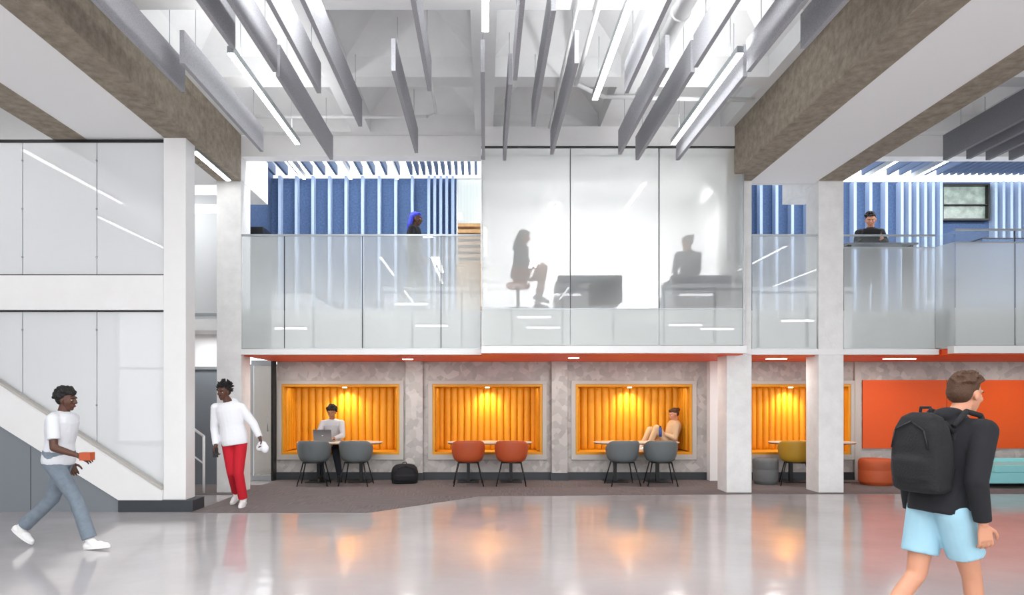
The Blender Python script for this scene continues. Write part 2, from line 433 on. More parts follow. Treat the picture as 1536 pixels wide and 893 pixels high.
for (x0, x1) in booths:
    b = MB(); w = .085; f = YW-.03
    b.box(x0-w, x0, f-.01, YW+.02, ZB-.1, ZT+.07, M_trim); b.box(x1, x1+w, f-.01, YW+.02, ZB-.1, ZT+.07, M_trim)
    b.box(x0-w, x1+w, f-.012, YW+.02, ZT, ZT+.07, M_trim); b.box(x0-w, x1+w, f-.012, YW+.02, ZB-.1, ZB-.0, M_trim)
    D = YW+.68
    b.box(x0, x1, f, D+.1, ZB, ZB+.05, M_org)
    b.box(x0, x1, f, D+.1, ZT-.05, ZT, M_org)
    b.box(x0, x0+.05, f, D+.1, ZB+.05, ZT-.05, M_org); b.box(x1-.05, x1, f, D+.1, ZB+.05, ZT-.05, M_org)
    b.box(x0, x1, D, D+.1, ZB, ZT, M_org)
    nch = 15; cw = (x1-x0-.1)/nch
    for i in range(nch):
        cx = x0+.05+cw*(i+.5); R = []
        for z, k in ((ZB+.05, .55), (ZB+.09, .95), (ZB+.14, 1), (ZT-.14, 1), (ZT-.09, .95), (ZT-.05, .55)):
            R.append([V(cx+math.cos(t)*cw*.5, D-.0-math.sin(t)*.055*k, z) for t in [math.pi*j/9 for j in range(10)]]+[V(cx-cw*.5, D+.02, z), V(cx+cw*.5, D+.02, z)])
        b.loft([list(reversed(r)) for r in R], M_org)
    for sx, sg in ((x0+.05, 1), (x1-.05, -1)):
        for i in range(4):
            cy = YW+.1+.15*(i+.5)*.95; R = []
            for z in (ZB+.07, ZT-.07):
                R.append([V(sx+sg*math.sin(t)*.045, cy+math.cos(t)*.071, z) for t in [math.pi*j/8 for j in range(9)]])
            b.loft(R, M_org)
    cx = (x0+x1)/2
    b.cyl((cx, YW+.36, ZT-.062), (cx, YW+.36, ZT-.049), .045, .045, M_down, 16)
    b.build('booth_alcove', .012)
    l = bpy.data.lights.new('booth_spot', 'SPOT'); l.energy = 44; l.spot_size = math.radians(135); l.spot_blend = .9; l.color = (1, .90, .68); l.shadow_soft_size = .04
    o = bpy.data.objects.new('booth_spot', l); COL.objects.link(o); o.location = (cx, YW+.42, ZT-.08); o.rotation_euler = (math.radians(8), 0, 0)
    area('booth_lamp', (cx, YW+.12, ZT-.06), x1-x0-.3, .05, 5, (math.radians(25), 0, 0), (1, .9, .7))

b = MB(); b.box(7.28, 14.8, YW-.03, YW, .61, 1.93, M_redglass)
for x in (8.9, 10.5, 12.1): b.box(x-.004, x+.004, YW-.032, YW-.03, .61, 1.93, M_dark)
b.build('glass_markerboard', .004)

b = MB()
for x, y, w in ((-1.40, 12.3, .18), (1.55, 12.0, .18), (5.2, 12.2, .35), (7.4, 12.2, .55), (10.5, 12.2, .5)):
    b.box(x-w/2, x+w/2, y-.04, y+.04, 2.275, 2.287, M_down)
b.build('soffit_downlights')
for x in (-3.3, -1.4, 1.55, 3.4, 5.2, 7.4, 10): area('soffit_lamp', (x, 12.2, 2.265), .3, .08, 13, col=(1, .97, .93))

# ------------------------------------------------------------------ ceiling baffles + strip lights
baf = [(-3.58, 5.4, 8.09), (-3.29, 7.4, 10.05), (-2.34, 7.7, 10.38), (-1.98, 5.4, 8.13), (-1.67, 6.1, 9.12), (-2.62, 4.4, 7.09), (-2.34, 4.9, 7.6),
       (-1.02, 7.57, 10.1), (-.66, 5.4, 8.07), (-.03, 7.6, 10.38), (.29, 7.9, 10.42), (.34, 5.2, 7.8), (.64, 6.4, 9.12), (.99, 7.4, 10.16), (2.0, 7.5, 10.16),
       (1.68, 5.5, 8.13), (2.31, 7.6, 10.4), (2.31, 4.9, 7.5), (2.93, 7.7, 10.4), (2.93, 5.0, 7.6), (3.3, 4.6, 7.1),
       (-3.6, 1.5, 4.2), (-2.4, 1.8, 4.5), (-1.0, 2, 4.8), (0.6, 1.5, 4.2), (1.9, 2, 4.6), (3.2, 1, 3.8),
       (-2.9, -2, .8), (-.5, -1.5, 1), (1.4, -2, .9), (3, -2.2, .5)]
for x, y0, y1 in baf:
    b = MB(); b.box(x-.024, x+.024, y0, y1, 5.2, 5.56, M_felt)
    for yy in (y0+.35, y1-.35): b.cyl((x, yy, 5.55), (x, yy, 5.99), .004, .004, M_alu, 6)
    b.build('ceiling_baffle')
for x, y0, y1 in [(7.0, 7.9, 10.4), (7.32, 7.9, 10.35), (7.65, 7.7, 10.4), (8.0, 7.8, 10.4), (8.35, 7.6, 10.3), (8.7, 7.7, 10.4), (9.1, 7.5, 10.3), (9.5, 7.5, 10.3)]:
    b = MB(); b.box(x-.03, x+.03, y0, y1, 5.2, 5.58, M_feltd)
    for yy in (y0+.35, y1-.35): b.cyl((x, yy, 5.57), (x, yy, 5.99), .004, .004, M_alu, 6)
    b.build('ceiling_baffle')
for x, y0, y1 in [(-2.78, 7.45, 10.1), (2.78, 7.45, 10.1), (1.38, 5.6, 8.6), (0, 4.2, 7.0), (-2.78, 2, 4.7), (2.78, 2, 4.7), (-1.4, .5, 3.2), (1.4, -.5, 2.2), (0, -3, -.3), (-2.8, -3.6, -.9), (2.8, -3.6, -.9),
                  (7.4, 2, 6), (9.6, 0, 4), (-8, 1, 5), (-7, 6, 8.8)]:
    b = MB(); b.box(x-.034, x+.034, y0, y1, 5.325, 5.335, M_light); b.box(x-.036, x+.036, y0-.01, y1+.01, 5.335, 5.41, M_alu)
    for yy in (y0+.3, y1-.3): b.cyl((x, yy, 5.4), (x, yy, 5.97), .004, .004, M_alu, 6)
    b.build('linear_pendant_light')
    area('ceiling_fill', (x, (y0+y1)/2, 5.42), .06, y1-y0, 22, (math.pi, 0, 0))  # added upward fill above each strip, brightens the ceiling
# crosswise pendants at the window end of the hall
for x, z in [(-2.9, 5.25), (-2.1, 4.4), (-7.6, 4.3), (1.85, 4.65), (2.2, 4.25), (3.0, 5.5), (8.0, 5.5), (8.8, 4.2), (7.6, 4.35), (-5.4, 5.3), (12.2, 4.6), (5.6, 5.0)]:
    b = MB(); b.box(x-.62, x+.62, -3.95, -3.88, z, z+.08, M_light); b.box(x-.64, x+.64, -3.97, -3.86, z+.08, z+.12, M_alu)
    for xx in (x-.5, x+.5): b.cyl((xx, -3.915, z+.11), (xx, -3.915, 5.98), .004, .004, M_alu, 6)
    b.build('linear_pendant_light')
b = MB(); b.box(-4.25, -4.18, 9.9, 11.2, 5.14, 5.15, M_light); b.box(-4.26, -4.17, 9.88, 11.22, 5.15, 5.19, M_alu); b.build('linear_pendant_light')
for x in (-3.9, -2.9, -1.9, 6.6, 7.4, 8.2, 9.2):
    b = MB(); b.box(x-.03, x+.03, 12.9, 14.7, 6.3, 6.31, M_light); b.box(x-.035, x+.035, 12.9, 14.7, 6.31, 6.42, M_alu); b.build('skylight_lamp')
b = MB()
b.tube([(-3.9, 10.55, 5.92), (-.9, 10.55, 5.92), (-.75, 10.4, 5.92), (-.75, 9.2, 5.92)], .022, M_ceil)
b.tube([(1.25, 4, 5.9), (1.25, 9.4, 5.9), (1.7, 9.8, 5.9), (3.9, 9.9, 5.9)], .03, M_ceil)
b.tube([(1.02, 4, 5.9), (1.02, 10.9, 5.9)], .02, M_ceil)
b.build('ceiling_conduit')
b = MB(); b.cyl((2.15, 2.0, 5.82), (2.15, 8.4, 5.82), .1, .1, M_ceil, 20)
for yy in (3, 4.5, 6, 7.5): b.cyl((2.15, yy, 5.82), (2.15, yy+.03, 5.82), .112, .112, M_ceil, 20)
b.build('air_duct')

# ------------------------------------------------------------------ left stair block
YL = 9.48
simple('column', -4.47, -4.16, YL, YL+.3, .16, 5.19, M_white, .006)
b = MB(); b.box(-13, -4.47, YL, YL+.19, 2.8, 3.28, M_white)
b.box(-13, -4.47, YL+.06, YL+.09, 5.15, 5.19, M_dark); b.box(-13, -4.47, YL+.05, YL+.1, 2.78, 2.8, M_dark); b.box(-13, -4.47, YL+.03, YL+.05, 3.28, 3.3, M_dark)
b.build('landing_beam', .004)
def boards(name, z0, z1):
    b = MB(); xs = [-13, -11, -9.2, -8.2, -7.5, -6.48, -5.44, -4.47]
    for a, c in zip(xs, xs[1:]): b.box(a+.006, c-.006, YL+.08, YL+.1, z0, z1, M_board)
    for a in xs[1:-1]:
        for z in (z0+.25, (z0+z1)/2, z1-.25): b.cyl((a, YL+.07, z), (a, YL+.09, z), .014, .014, M_alu, 10)
    b.box(-13, -4.47, YL+.11, YL+.14, z0, z1, M_white)
    b.build(name)
boards('window_3', 3.3, 5.15); boards('window_4', .17, 2.78)
b = MB()
b.prism([(-9.0, 3.25), (-4.47, .30), (-4.47, .16), (-5.07, .16), (-9.0, 2.62)], YL-.05, YL+.04, M_white)
b.prism([(-9.0, 3.25), (-4.47, .30), (-4.47, .34), (-9.0, 3.29)], YL-.06, YL+.05, M_trim)
for i in range(15):
    b.box(-5.0-.29*(i+1), -5.0-.29*i, YL+.2, YL+1.5, .0, .17*(i+1)+.02, M_white)
b.build('staircase', .003)
b = MB(); b.prism([(-13, .0), (-5.07, .0), (-5.07, .165), (-9.0, 2.62), (-13, 2.62)], YL-.02, YL+.03, M_grey)
for x in (-6.3, -7.6): b.box(x-.004, x+.004, YL-.022, YL-.018, .02, .9 if x > -7 else 1.7, M_dark)
b.build('wall_under_stair')
b = MB(); b.box(-5.07, -4.04, YL-.06, YL+.34, 0, .16, M_base); b.build('baseboard_left', .004)

b = MB(); b.box(-13, -4.47, 12.5, 12.6, 0, 5.2, M_white); b.box(-13, -4.47, 11.82, 12.5, 2.75, 2.95, M_white)
b.build('wall_passage')
b = MB(); b.box(-5.6, -4.5, 11.84, 11.86, 3.05, 5.1, M_board); b.box(-4.54, -4.5, 11.82, 11.88, 3.05, 5.1, M_alu); b.box(-5.6, -4.5, 11.82, 11.88, 3.0, 3.05, M_alu)
b.build('window_5')
b = MB(); b.box(-5.3, -4.55, 12.44, 12.495, 0, 2.1, M_grey); b.box(-5.35, -5.3, 12.4, 12.495, 0, 2.15, M_alu); b.box(-4.55, -4.5, 12.4, 12.495, 0, 2.15, M_alu); b.box(-5.35, -4.5, 12.4, 12.495, 2.1, 2.15, M_alu)
b.cyl((-4.68, 12.36, .95), (-4.68, 12.36, 1.2), .012, .012, M_alu); b.cyl((-4.68, 12.44, .97), (-4.68, 12.36, .97), .01, .01, M_alu); b.cyl((-4.68, 12.44, 1.18), (-4.68, 12.36, 1.18), .01, .01, M_alu)
b.build('door_1')
b = MB(); b.tube([(-5.9, 11.2, 1.9), (-4.62, 11.2, .95), (-4.62, 11.2, .02)], .022, M_white)
b.tube([(-5.9, 11.2, 1.45), (-4.62, 11.2, .5)], .014, M_white); b.tube([(-5.3, 11.2, 1.45), (-5.3, 11.2, .02)], .018, M_white)
b.build('handrail')
b = MB(); b.box(-4.46, -4.42, 13.0, 13.05, .006, 2.3, M_alu); b.box(-4.08, -4.035, 13.0, 13.19, .006, 2.3, M_dark); b.box(-4.42, -4.08, 13.0, 13.05, 2.2, 2.3, M_alu); b.box(-4.42, -4.08, 13.0, 13.05, .006, .1, M_alu)
b.add([(-4.42, 13.02, .1), (-4.08, 13.02, .1), (-4.08, 13.02, 2.2), (-4.42, 13.02, 2.2)], [(0, 1, 2, 3)], M_clear)
b.cyl((-4.14, 12.97, .95), (-4.14, 12.97, 1.25), .012, .012, M_alu); b.cyl((-4.14, 12.97, .97), (-4.14, 13.0, .97), .01, .01, M_alu); b.cyl((-4.14, 12.97, 1.23), (-4.14, 13.0, 1.23), .01, .01, M_alu)
b.build('door_2')
simple('wall_corridor', -6, -4.035, 14.4, 14.5, 0, 2.3, M_trim)

# ------------------------------------------------------------------ furniture
def xf(ob, loc, rz=0): ob.location = loc; ob.rotation_euler = (0, 0, rz)
def tub_chair(x, y, rz, mat):
    rings = []; n = 40
    def rim(a):
        a = abs(a)/math.pi
        if a < .25: return .82-.02*a
        if a < .62:
            t = (a-.25)/.37; t = t*t*(3-2*t); return .815-(.815-.67)*t
        t = min(1, (a-.62)/.22); t = t*t*(3-2*t); return .67-(.67-.455)*t
    prof = [(0.02, 0), (.3, 0), (.55, .0), (.68, .02), (.80, .10), (.88, .25), (.94, .5), (.98, .75), (1.0, 1.0)]
    for k, h in prof:
        r = []
        for i in range(n):
            t = 2*math.pi*i/n; a = t-math.pi*1.5
            a = (a+math.pi) % (2*math.pi)-math.pi
            z = .435-.02*(1-k)+h*(rim(a)-.435)
            rr = k*(1 if abs(a) < 2 else .93)
            r.append(V(.30*rr*math.cos(t), .275*rr*math.sin(t), z))
        rings.append(r)
    b = MB(); b.loft(rings, mat, closed=False); b.add(rings[0], [tuple(range(n))], mat, True)
    sh = b.build('seat_shell', solid=.022, subd=1)
    b = MB()
    for sx in (-1, 1):
        for sy in (-1, 1):
            b.cyl((sx*.17, sy*.15, .425), (sx*.265, sy*.25, .0), .013, .010, M_dark, 10)
        b.cyl((sx*.17, -.15, .415), (sx*.17, .15, .415), .012, .012, M_dark, 8)
    for sy in (-1, 1): b.cyl((-.17, sy*.15, .415), (.17, sy*.15, .415), .012, .012, M_dark, 8)
    b.cyl((-.15, -.13, .41), (.15, .13, .41), .01, .01, M_dark, 8); b.cyl((.15, -.13, .41), (-.15, .13, .41), .01, .01, M_dark, 8)
    lg = b.build('legs')
    e = bpy.data.objects.new('tub_chair', None); COL.objects.link(e); sh.parent = e; lg.parent = e
    xf(e, (x, y, .007), rz)
for x, r, m in ((-3.10, .1, M_chg), (-2.34, -.05, M_chg), (-.31, .05, M_cho), (.47, -.05, M_cho), (2.48, .08, M_chg), (3.17, -.08, M_chg), (5.62, -.35, M_chm)):
    tub_chair(x, 12.36, r, m)
def table(x):
    b = MB(); n = 48; w, d = .8, .33
    def ring(k, z): return [V(math.copysign(abs(math.cos(t))**.55, math.cos(t))*w*k, math.copysign(abs(math.sin(t))**.8, math.sin(t))*d*k, z) for t in [2*math.pi*i/n for i in range(n)]]
    b.loft([ring(.97, .715), ring(.995, .735), ring(1, .738)], M_tedge); b.loft([ring(1, .738), ring(1, .752)], M_table, False)
    for sx in (-.4, .4):
        b.box(sx-.03, sx+.03, -.03, .03, .012, .70, M_dark); b.box(sx-.2, sx+.2, -.24, .24, 0, .012, M_dark); b.box(sx-.15, sx+.15, -.18, .18, .70, .715, M_dark)
    o = b.build('booth_table'); xf(o, (x, 12.86, .007))
for x in (-2.74, .08, 2.84, 6.15): table(x)
def ottoman(x, y, mat, r=.29, h=.47):
    b = MB(); n = 32
    R = [(r*.9, 0), (r*.9, .03), (r*.97, .04), (r, .07), (r, h*.55), (r*.985, h*.57), (r, h*.59), (r, h-.07), (r*.96, h-.02), (r*.85, h), (r*.1, h+.008)]
    b.loft([[V(math.cos(2*math.pi*i/n)*k, math.sin(2*math.pi*i/n)*k, z) for i in range(n)] for k, z in R], mat)
    o = b.build('ottoman'); xf(o, (x, y, .007))
ottoman(5.15, 12.55, M_ottg, .22); ottoman(7.12, 12.45, M_otto, .29)
def sofa(name, x0, x1, y0, y1, z, mat, back='front', hb=.52):
    b = MB(); 
    for xx in (x0+.08, x1-.08):
        for yy in (y0+.08, y1-.08): b.cyl((xx, yy, z), (xx, yy, z+.09), .018, .02, M_dark)
    b.box(x0, x1, y0, y1, z+.08, z+.27, mat)
    b.box(x0+.13, x1-.13, y0+.12 if back == 'front' else y0-.01, y1+.01 if back == 'front' else y1-.12, z+.27, z+.40, mat)
    if back == 'front': b.box(x0, x1, y0, y0+.14, z+.27, z+hb, mat)
    else: b.box(x0, x1, y1-.14, y1, z+.27, z+hb, mat)
    b.box(x0, x0+.13, y0+.14, y1-.14, z+.27, z+hb-.04, mat); b.box(x1-.13, x1, y0+.14, y1-.14, z+.27, z+hb-.04, mat)
    return b.build(name, .03)
sofa('lounge_sofa', 1.18, 2.22, 11.06, 11.9, 3.05, M_tealdk)
sofa('lounge_sofa', 3.02, 3.99, 11.06, 11.9, 3.05, M_tealdk)
sofa('lounge_sofa', 8.75, 11.2, 11.9, 12.8, .006, M_cyan, 'back', .46)
SX, SY = .55, 11.5
b = MB(); b.cyl((SX, SY, 3.05), (SX, SY, 3.09), .2, .2, M_dark, 24); b.cyl((SX, SY, 3.09), (SX, SY, 3.42), .03, .03, M_dark); b.loft([[V(SX+math.cos(2*math.pi*i/24)*k, SY+math.sin(2*math.pi*i/24)*k, z) for i in range(24)] for k, z in ((.16, 3.42), (.2, 3.45), (.2, 3.5), (.16, 3.52))], pm('tan_seat', '#b07a55', .7))
b.build('stool')

def backpack(name, c, fw, mat, w=.16, h=.22, d=.1, lay=False):
    fw = Vector(fw).normalized(); up = V(0, 0, 1); sd = fw.cross(up).normalized()
    t = MB()
    def P(a, bb, cc): return Vector(c)+sd*a+fw*bb+up*cc
    prof = [(-h, .75, .7), (-h*.9, .95, .95), (-h*.4, 1, 1.1), (h*.2, .98, 1), (h*.6, .9, .85), (h*.88, .7, .6), (h, .35, .3)]
    R = []
    for z, kw, kd in prof:
        R.append([P(math.copysign(abs(math.cos(q))**.6, math.cos(q))*w*kw, math.copysign(abs(math.sin(q))**.6, math.sin(q))*d*kd, z) for q in [2*math.pi*i/28 for i in range(28)]])
    t.loft(R, mat)
    R = []
    for z, kw, kd in [(-h*.75, .6, .4), (-h*.65, .78, .8), (-h*.2, .8, .9), (-h*.05, .7, .5)]:
        R.append([P(math.cos(q)*w*kw, d*.8+math.sin(q)*d*.55*kd, z) for q in [2*math.pi*i/20 for i in range(20)]])
    t.loft(R, mat)
    vs, fs = remesh(t, .009, 3)
    b = MB(); b.add(vs, fs, mat, True)
    for s in (-1, 1):
        b.tube([P(s*w*.5, -d*.8, h*.75), P(s*w*.6, -d*1.35, h*.5), P(s*w*.65, -d*1.4, -h*.1), P(s*w*.7, -d*.8, -h*.75)], .014, mat)
    b.tube([P(-.035, -d*.3, h*.95), P(-.03, -d*.3, h*1.12), P(.03, -d*.3, h*1.12), P(.035, -d*.3, h*.95)], .008, mat)
    b.tube([P(-w*.75, d*.95, h*.1), P(-w*.6, d*.95, h*.55), P(0, d*.8, h*.78), P(w*.6, d*.95, h*.55), P(w*.75, d*.95, h*.1)], .005, M_dark)
    return b, P
b, _ = backpack('x', (0, 0, .18), (0, -1, 0), M_blk, .25, .18, .13)
o = b.build('backpack'); xf(o, (-1.49, 12.62, .008), .2)

def laptop(name, loc, rz, mat):
    b = MB(); b.box(-.17, .17, -.12, .12, 0, .015, mat); b.box(-.15, .15, -.09, .05, .015, .0165, M_dark)
    vs = []
    a = math.radians(15)
    for (x, h, t) in [(x, h, t) for t in (0, .008) for h in (0, .225) for x in (-.17, .17)]:
        vs.append((x, -.12-math.sin(a)*h-t*math.cos(a)+.0, .015+math.cos(a)*h-t*math.sin(a)))
    b.add(vs, [(0, 1, 3, 2), (4, 6, 7, 5), (0, 4, 5, 1), (2, 3, 7, 6), (0, 2, 6, 4), (1, 5, 7, 3)], mat)
    b.ell((0, -.12-math.sin(a)*.11-.0085, .125), (.014, .001, .014), M_white, 12)
    o = b.build(name); xf(o, loc, rz); return o
M_lap = pm('laptop_grey', '#85888e', .35, metal=.6)
laptop('laptop', (-3.05, 12.93, .760), 0, M_lap)

# ------------------------------------------------------------------ people
SK_D = pm('skin_deep', '#553425', .5); SK_M = pm('skin_medium', '#a06f50', .5); SK_L = pm('skin_light', '#c98f72', .5)
H_blk = pm('hair_black', '#14110f', .7, bump=.5, bscale=150); H_brn = pm('hair_brown', '#4a2f1c', .65, bump=.5, bscale=150); H_blu = pm('hair_blue', '#2a38c4', .6, bump=.5, bscale=150)
EYE = pm('eye_white', '#cfc8c0', .3); LIP_D = pm('lip_deep', '#6a3a31', .5); LIP_L = pm('lip_rose', '#b56a60', .5)
C_white = pm('white_hoodie', '#e6e8ec', .85, bump=.5, bscale=14); C_red = pm('red_trousers', '#c01528', .85, bump=.5, bscale=14)
C_tee = pm('white_tshirt', '#d8dbe0', .9, bump=.5, bscale=14); C_jean = pm('grey_jeans', '#74808c', .9, bump=.4, bscale=20, noise=.15, nscale=12)
C_sh = pm('light_blue_shorts', '#9ac3d4', .85, bump=.5, bscale=12); C_blk = pm('black_hoodie', '#17181d', .9, bump=.4, bscale=15)
C_beige = pm('beige_jacket', '#c9ad8b', .9, bump=.5, bscale=18); C_grey = pm('grey_sweatshirt', '#b4b7bc', .9, bump=.4, bscale=18); C_navy = pm('dark_trousers', '#1f242e', .9)
C_shoe = pm('white_shoe', '#e8e8e8', .5); C_shoed = pm('dark_shoe', '#222222', .5); C_slate = pm('slate_top', '#1d252d', .9)
C_tan = pm('tan_trousers', '#96674b', .9)

def ring(c, u, v, ru, rv, n=20): return [c+u*(ru*math.cos(2*math.pi*i/n))+v*(rv*math.sin(2*math.pi*i/n)) for i in range(n)]
def hand_parts(t, w, d, nrm, tside, curl):
    d = Vector(d).normalized(); nrm = Vector(nrm); nrm = (nrm-d*nrm.dot(d)).normalized(); s = d.cross(nrm).normalized()*tside
    t.loft([ring(w-d*.03, s, nrm, .025, .02), ring(w+d*.01, s, nrm, .027, .019), ring(w+d*.05, s, nrm, .039, .016), ring(w+d*.09, s, nrm, .041, .013), ring(w+d*.098, s, nrm, .036, .009)], None)
    for i, L in enumerate((.070, .080, .074, .058)):
        p = w+d*.088+s*(.031-.0205*i); a = curl*.5
        for j, k in enumerate((.44, .32, .24)):
            dd = d*math.cos(a)+nrm*math.sin(a)+s*(.10-.07*i)*(1 if j == 0 else .3)
            q = p+dd.normalized()*L*k; t.cap(p, .0098-.0008*j, q, .009-.0008*j); p = q; a += curl
    p = w+d*.025+s*.026
    for j, (k, mix) in enumerate(((.042, .8), (.034, .45), (.026, .2))):
        dd = (d*(1-mix*.45)+s*mix+nrm*(.25+.25*curl*j)).normalized(); q = p+dd*k; t.cap(p, .0135-.0015*j, q, .012-.0015*j); p = q

def person(name, loc, J, face, skin, hairm, style, topm, botm, shoem, sleeve='long', legs='long', hood=False, lip=LIP_L, curl=.35, palm=None, foot=None, k=1.0, hd_up=(0, 0, 1), vox=.010, pad=.0, female=False, extra=None, rz=0, tw=1.0):
    """J: joint positions (metres) relative to loc; A/B are the two sides."""
    L = Vector(loc); RM = Matrix.Rotation(rz, 3, 'Z')
    P = {q: L+RM@Vector(v)*k for q, v in J.items()}
    B = MB()
    lat = (P['sB']-P['sA']).normalized(); hlat = (P['hB']-P['hA']).normalized()
    pel, nk, hd = P['pel'], P['nk'], P['hd']; ax = (nk-pel); Lt = ax.length; axn = ax.normalized()
    F = (RM@Vector(face)).normalized()
    def torso(t, p, lo=-.14, neck=True):
        secs = [(lo, .150, .112), (-.02, .162, .118), (.12, .158, .112), (.35, .138, .1), (.6, .158, .112), (.8, .172, .112), (.93, .150, .09), (1.0, .085, .07)]
        R = []
        for s, ru, rv in secs:
            if s < lo: continue
            c = pel+ax*s; m = max(0, min(1, s)); l = (hlat*(1-m)+lat*m).normalized(); v = axn.cross(l).normalized()
            l = v.cross(axn).normalized()
            R.append(ring(c, l, v, (ru*(.93 if female else 1)+p)*k*tw, (rv+p)*k*tw))
        t.loft(R, None)
    t = MB(); torso(t, -.012)
    t.cap(nk-axn*.05*k, .058*k, hd-axn*.02*k, .052*k)
    for a in 'AB':
        s, e, w = P['s'+a], P['e'+a], P['w'+a]
        t.cap(pel+ax*.86, .06*k, s, .056*k); t.cap(s, .05*k, e, .04*k); t.cap(e, .041*k, e.lerp(w, .35), .039*k); t.cap(e.lerp(w, .35), .039*k, w, .027*k)
        h, kn, an = P['h'+a], P['k'+a], P['a'+a]
        t.cap(h, .085*k, kn, .055*k); t.cap(kn, .053*k, kn.lerp(an, .35), .052*k); t.cap(kn.lerp(an, .35), .052*k, an, .035*k)
    B.add(*remesh(t, vox, 3), skin, True)
    u = Vector(hd_up); u = (u-F*u.dot(F)).normalized(); r = F.cross(u).normalized(); h = hd
    def H(a, f, c): return h+(r*a+F*f+u*c)*k
    axs = (r, F, u); t = MB()
    def E(c, rr): t.ell(H(*c), tuple(x*k for x in rr), None, 18, axs)
    E((0, -.012, .03), (.075, .094, .085)); E((0, .02, -.01), (.066, .072, .09)); E((0, .032, -.062), (.047, .05, .045)); E((0, .055, -.088), (.026, .025, .02))
    E((0, .075, .035), (.05, .02, .016)); E((.04, .062, -.015), (.02, .02, .02)); E((-.04, .062, -.015), (.02, .02, .02))
    t.cap(H(0, .09, .02), .010*k, H(0, .108, -.018), .0125*k); E((.012, .098, -.024), (.010, .012, .008)); E((-.012, .098, -.024), (.010, .012, .008))
    E((0, .088, -.052), (.024, .012, .007)); E((0, .086, -.063), (.02, .012, .008))
    for s in (-1, 1): E((s*.076, -.008, -.002), (.012, .02, .032))
    t.cap(H(0, -.02, -.06), .052*k, nk+axn*.01*k, .056*k)
    B.add(*remesh(t, .0055, 2), skin, True)
    for s in (-1, 1):
        B.ell(H(s*.031, .0735, .008), (.0125*k, .012*k, .0065*k), EYE, 12, axs); B.ell(H(s*.031, .0825, .008), (.0055*k, .004*k, .0055*k), M_dark, 10, axs)
        B.cap(H(s*.018, .094, .028), .0035*k, H(s*.046, .084, .03), .003*k, hairm)
    B.ell(H(0, .0975, -.0545), (.02*k, .005*k, .0035*k), lip, 10, axs); B.ell(H(0, .0955, -.0625), (.018*k, .005*k, .004*k), lip, 10, axs)
    t = MB(); rnd = random.Random(len(name)*7+int(abs(loc[0]*100)))
    def EH(c, rr): t.ell(H(*c), tuple(x*k for x in rr), None, 18, axs)
    def tip(lo=.05):
        while True:
            th = rnd.uniform(0, 2*math.pi); ph = math.asin(rnd.uniform(math.sin(lo), .99))
            a, f, c = math.cos(th)*math.cos(ph), math.sin(th)*math.cos(ph), math.sin(ph)
            if c < .25 and f > .25: continue
            return a, f, c
    EH((0, -.028, .052), (.082, .092, .078)); EH((0, -.055, .015), (.078, .062, .075))
    if style == 'twists':
        for i in range(120):
            a, f, c = tip(-.35); R = rnd.uniform(.98, 1.22); p = H(a*.07, -.03+f*.08, .05+c*.06); q = H(a*.105*R+rnd.uniform(-.01, .01), -.03+f*.115*R, .055+c*.115*R); t.cap(p, .012*k, q, .009*k)
    elif style == 'curly':
        for i in range(130):
            a, f, c = tip(-.3); R = rnd.uniform(.9, 1.15); EH((a*.088*R, -.025+f*.1*R, .052+c*.088*R), (.02, .02, .02))
    elif style == 'short':
        for i in range(120):
            a, f, c = tip(); t.cap(H(a*.07, -.025+f*.08, .06+c*.06), .012*k, H(a*.088+.012, -.018+f*.105, .066+c*.09), .006*k)
    elif style in ('long', 'bun'):
        if style == 'long':
            for i in range(9):
                a = -1.3+2.6*i/8; p = H(math.sin(a)*.085, -.03-math.cos(a)*.06, .03); q = H(math.sin(a)*.10, -.05-math.cos(a)*.06, -.12); z = H(math.sin(a)*.09, -.06-math.cos(a)*.05, -.25)
                t.cap(p, .03*k, q, .032*k); t.cap(q, .032*k, z, .015*k)
        else: EH((0, -.12, .06), (.04, .04, .04)); 
        EH((0, .03, .085), (.06, .05, .035))
    B.add(*remesh(t, .007, 1), hairm, True)
    for a in 'AB':
        e, w = P['e'+a], P['w'+a]; d = (w-e).normalized()
        nr = Vector((palm or {}).get(a, None) or (pel+ax*.5-w)); dd = Vector((palm or {}).get('d'+a, None) or d)
        t = MB()
        t0 = dd.normalized().cross((nr-dd.normalized()*nr.dot(dd.normalized())).normalized())
        ts = 1 if t0.dot(F+u*.5) > 0 else -1
        hand_parts(t, w, dd, nr, ts, curl)
        B.add(*remesh(t, .0042, 2), skin, True)
    t = MB()
    secs = [(-.12, .152), (0, .165), (.12, .163), (.2, .155)]
    R = []
    for s, ru in secs:
        c = pel+ax*s; v = axn.cross(hlat).normalized(); R.append(ring(c, v.cross(axn).normalized(), v, (ru+.01)*k*tw, .125*k*tw))
    t.loft(R, None)
    for a in 'AB':
        h, kn, an = P['h'+a], P['k'+a], P['a'+a]
        if legs == 'long':
            t.cap(h, .098*k, kn, .072*k); e2 = kn.lerp(an, .93); t.ell(kn, (.07*k,)*3, None); t.cyl(kn, e2, .070*k, (.055+pad)*k, None, 18)
        else:
            e2 = h.lerp(kn, .68); t.ell(h, (.105*k,)*3, None); t.cyl(h, e2, .105*k, .102*k, None, 20)
    B.add(*remesh(t, vox, 2), botm, True)
    t = MB(); torso(t, .014 if not hood else .024, lo=-.10 if not hood else -.16)
    for a in 'AB':
        s, e, w = P['s'+a], P['e'+a], P['w'+a]; ex = .008 if hood else 0
        t.cap(pel+ax*.87, .068*k, s, (.066+ex)*k)
        if sleeve == 'long':
            t.cap(s, (.064+ex)*k, e, (.052+ex)*k); t.cyl(e, e.lerp(w, .95), (.052+ex)*k, (.037+ex)*k, None, 18)
        else:
            t.cyl(s, s.lerp(e, .72), .066*k, .064*k, None, 18)
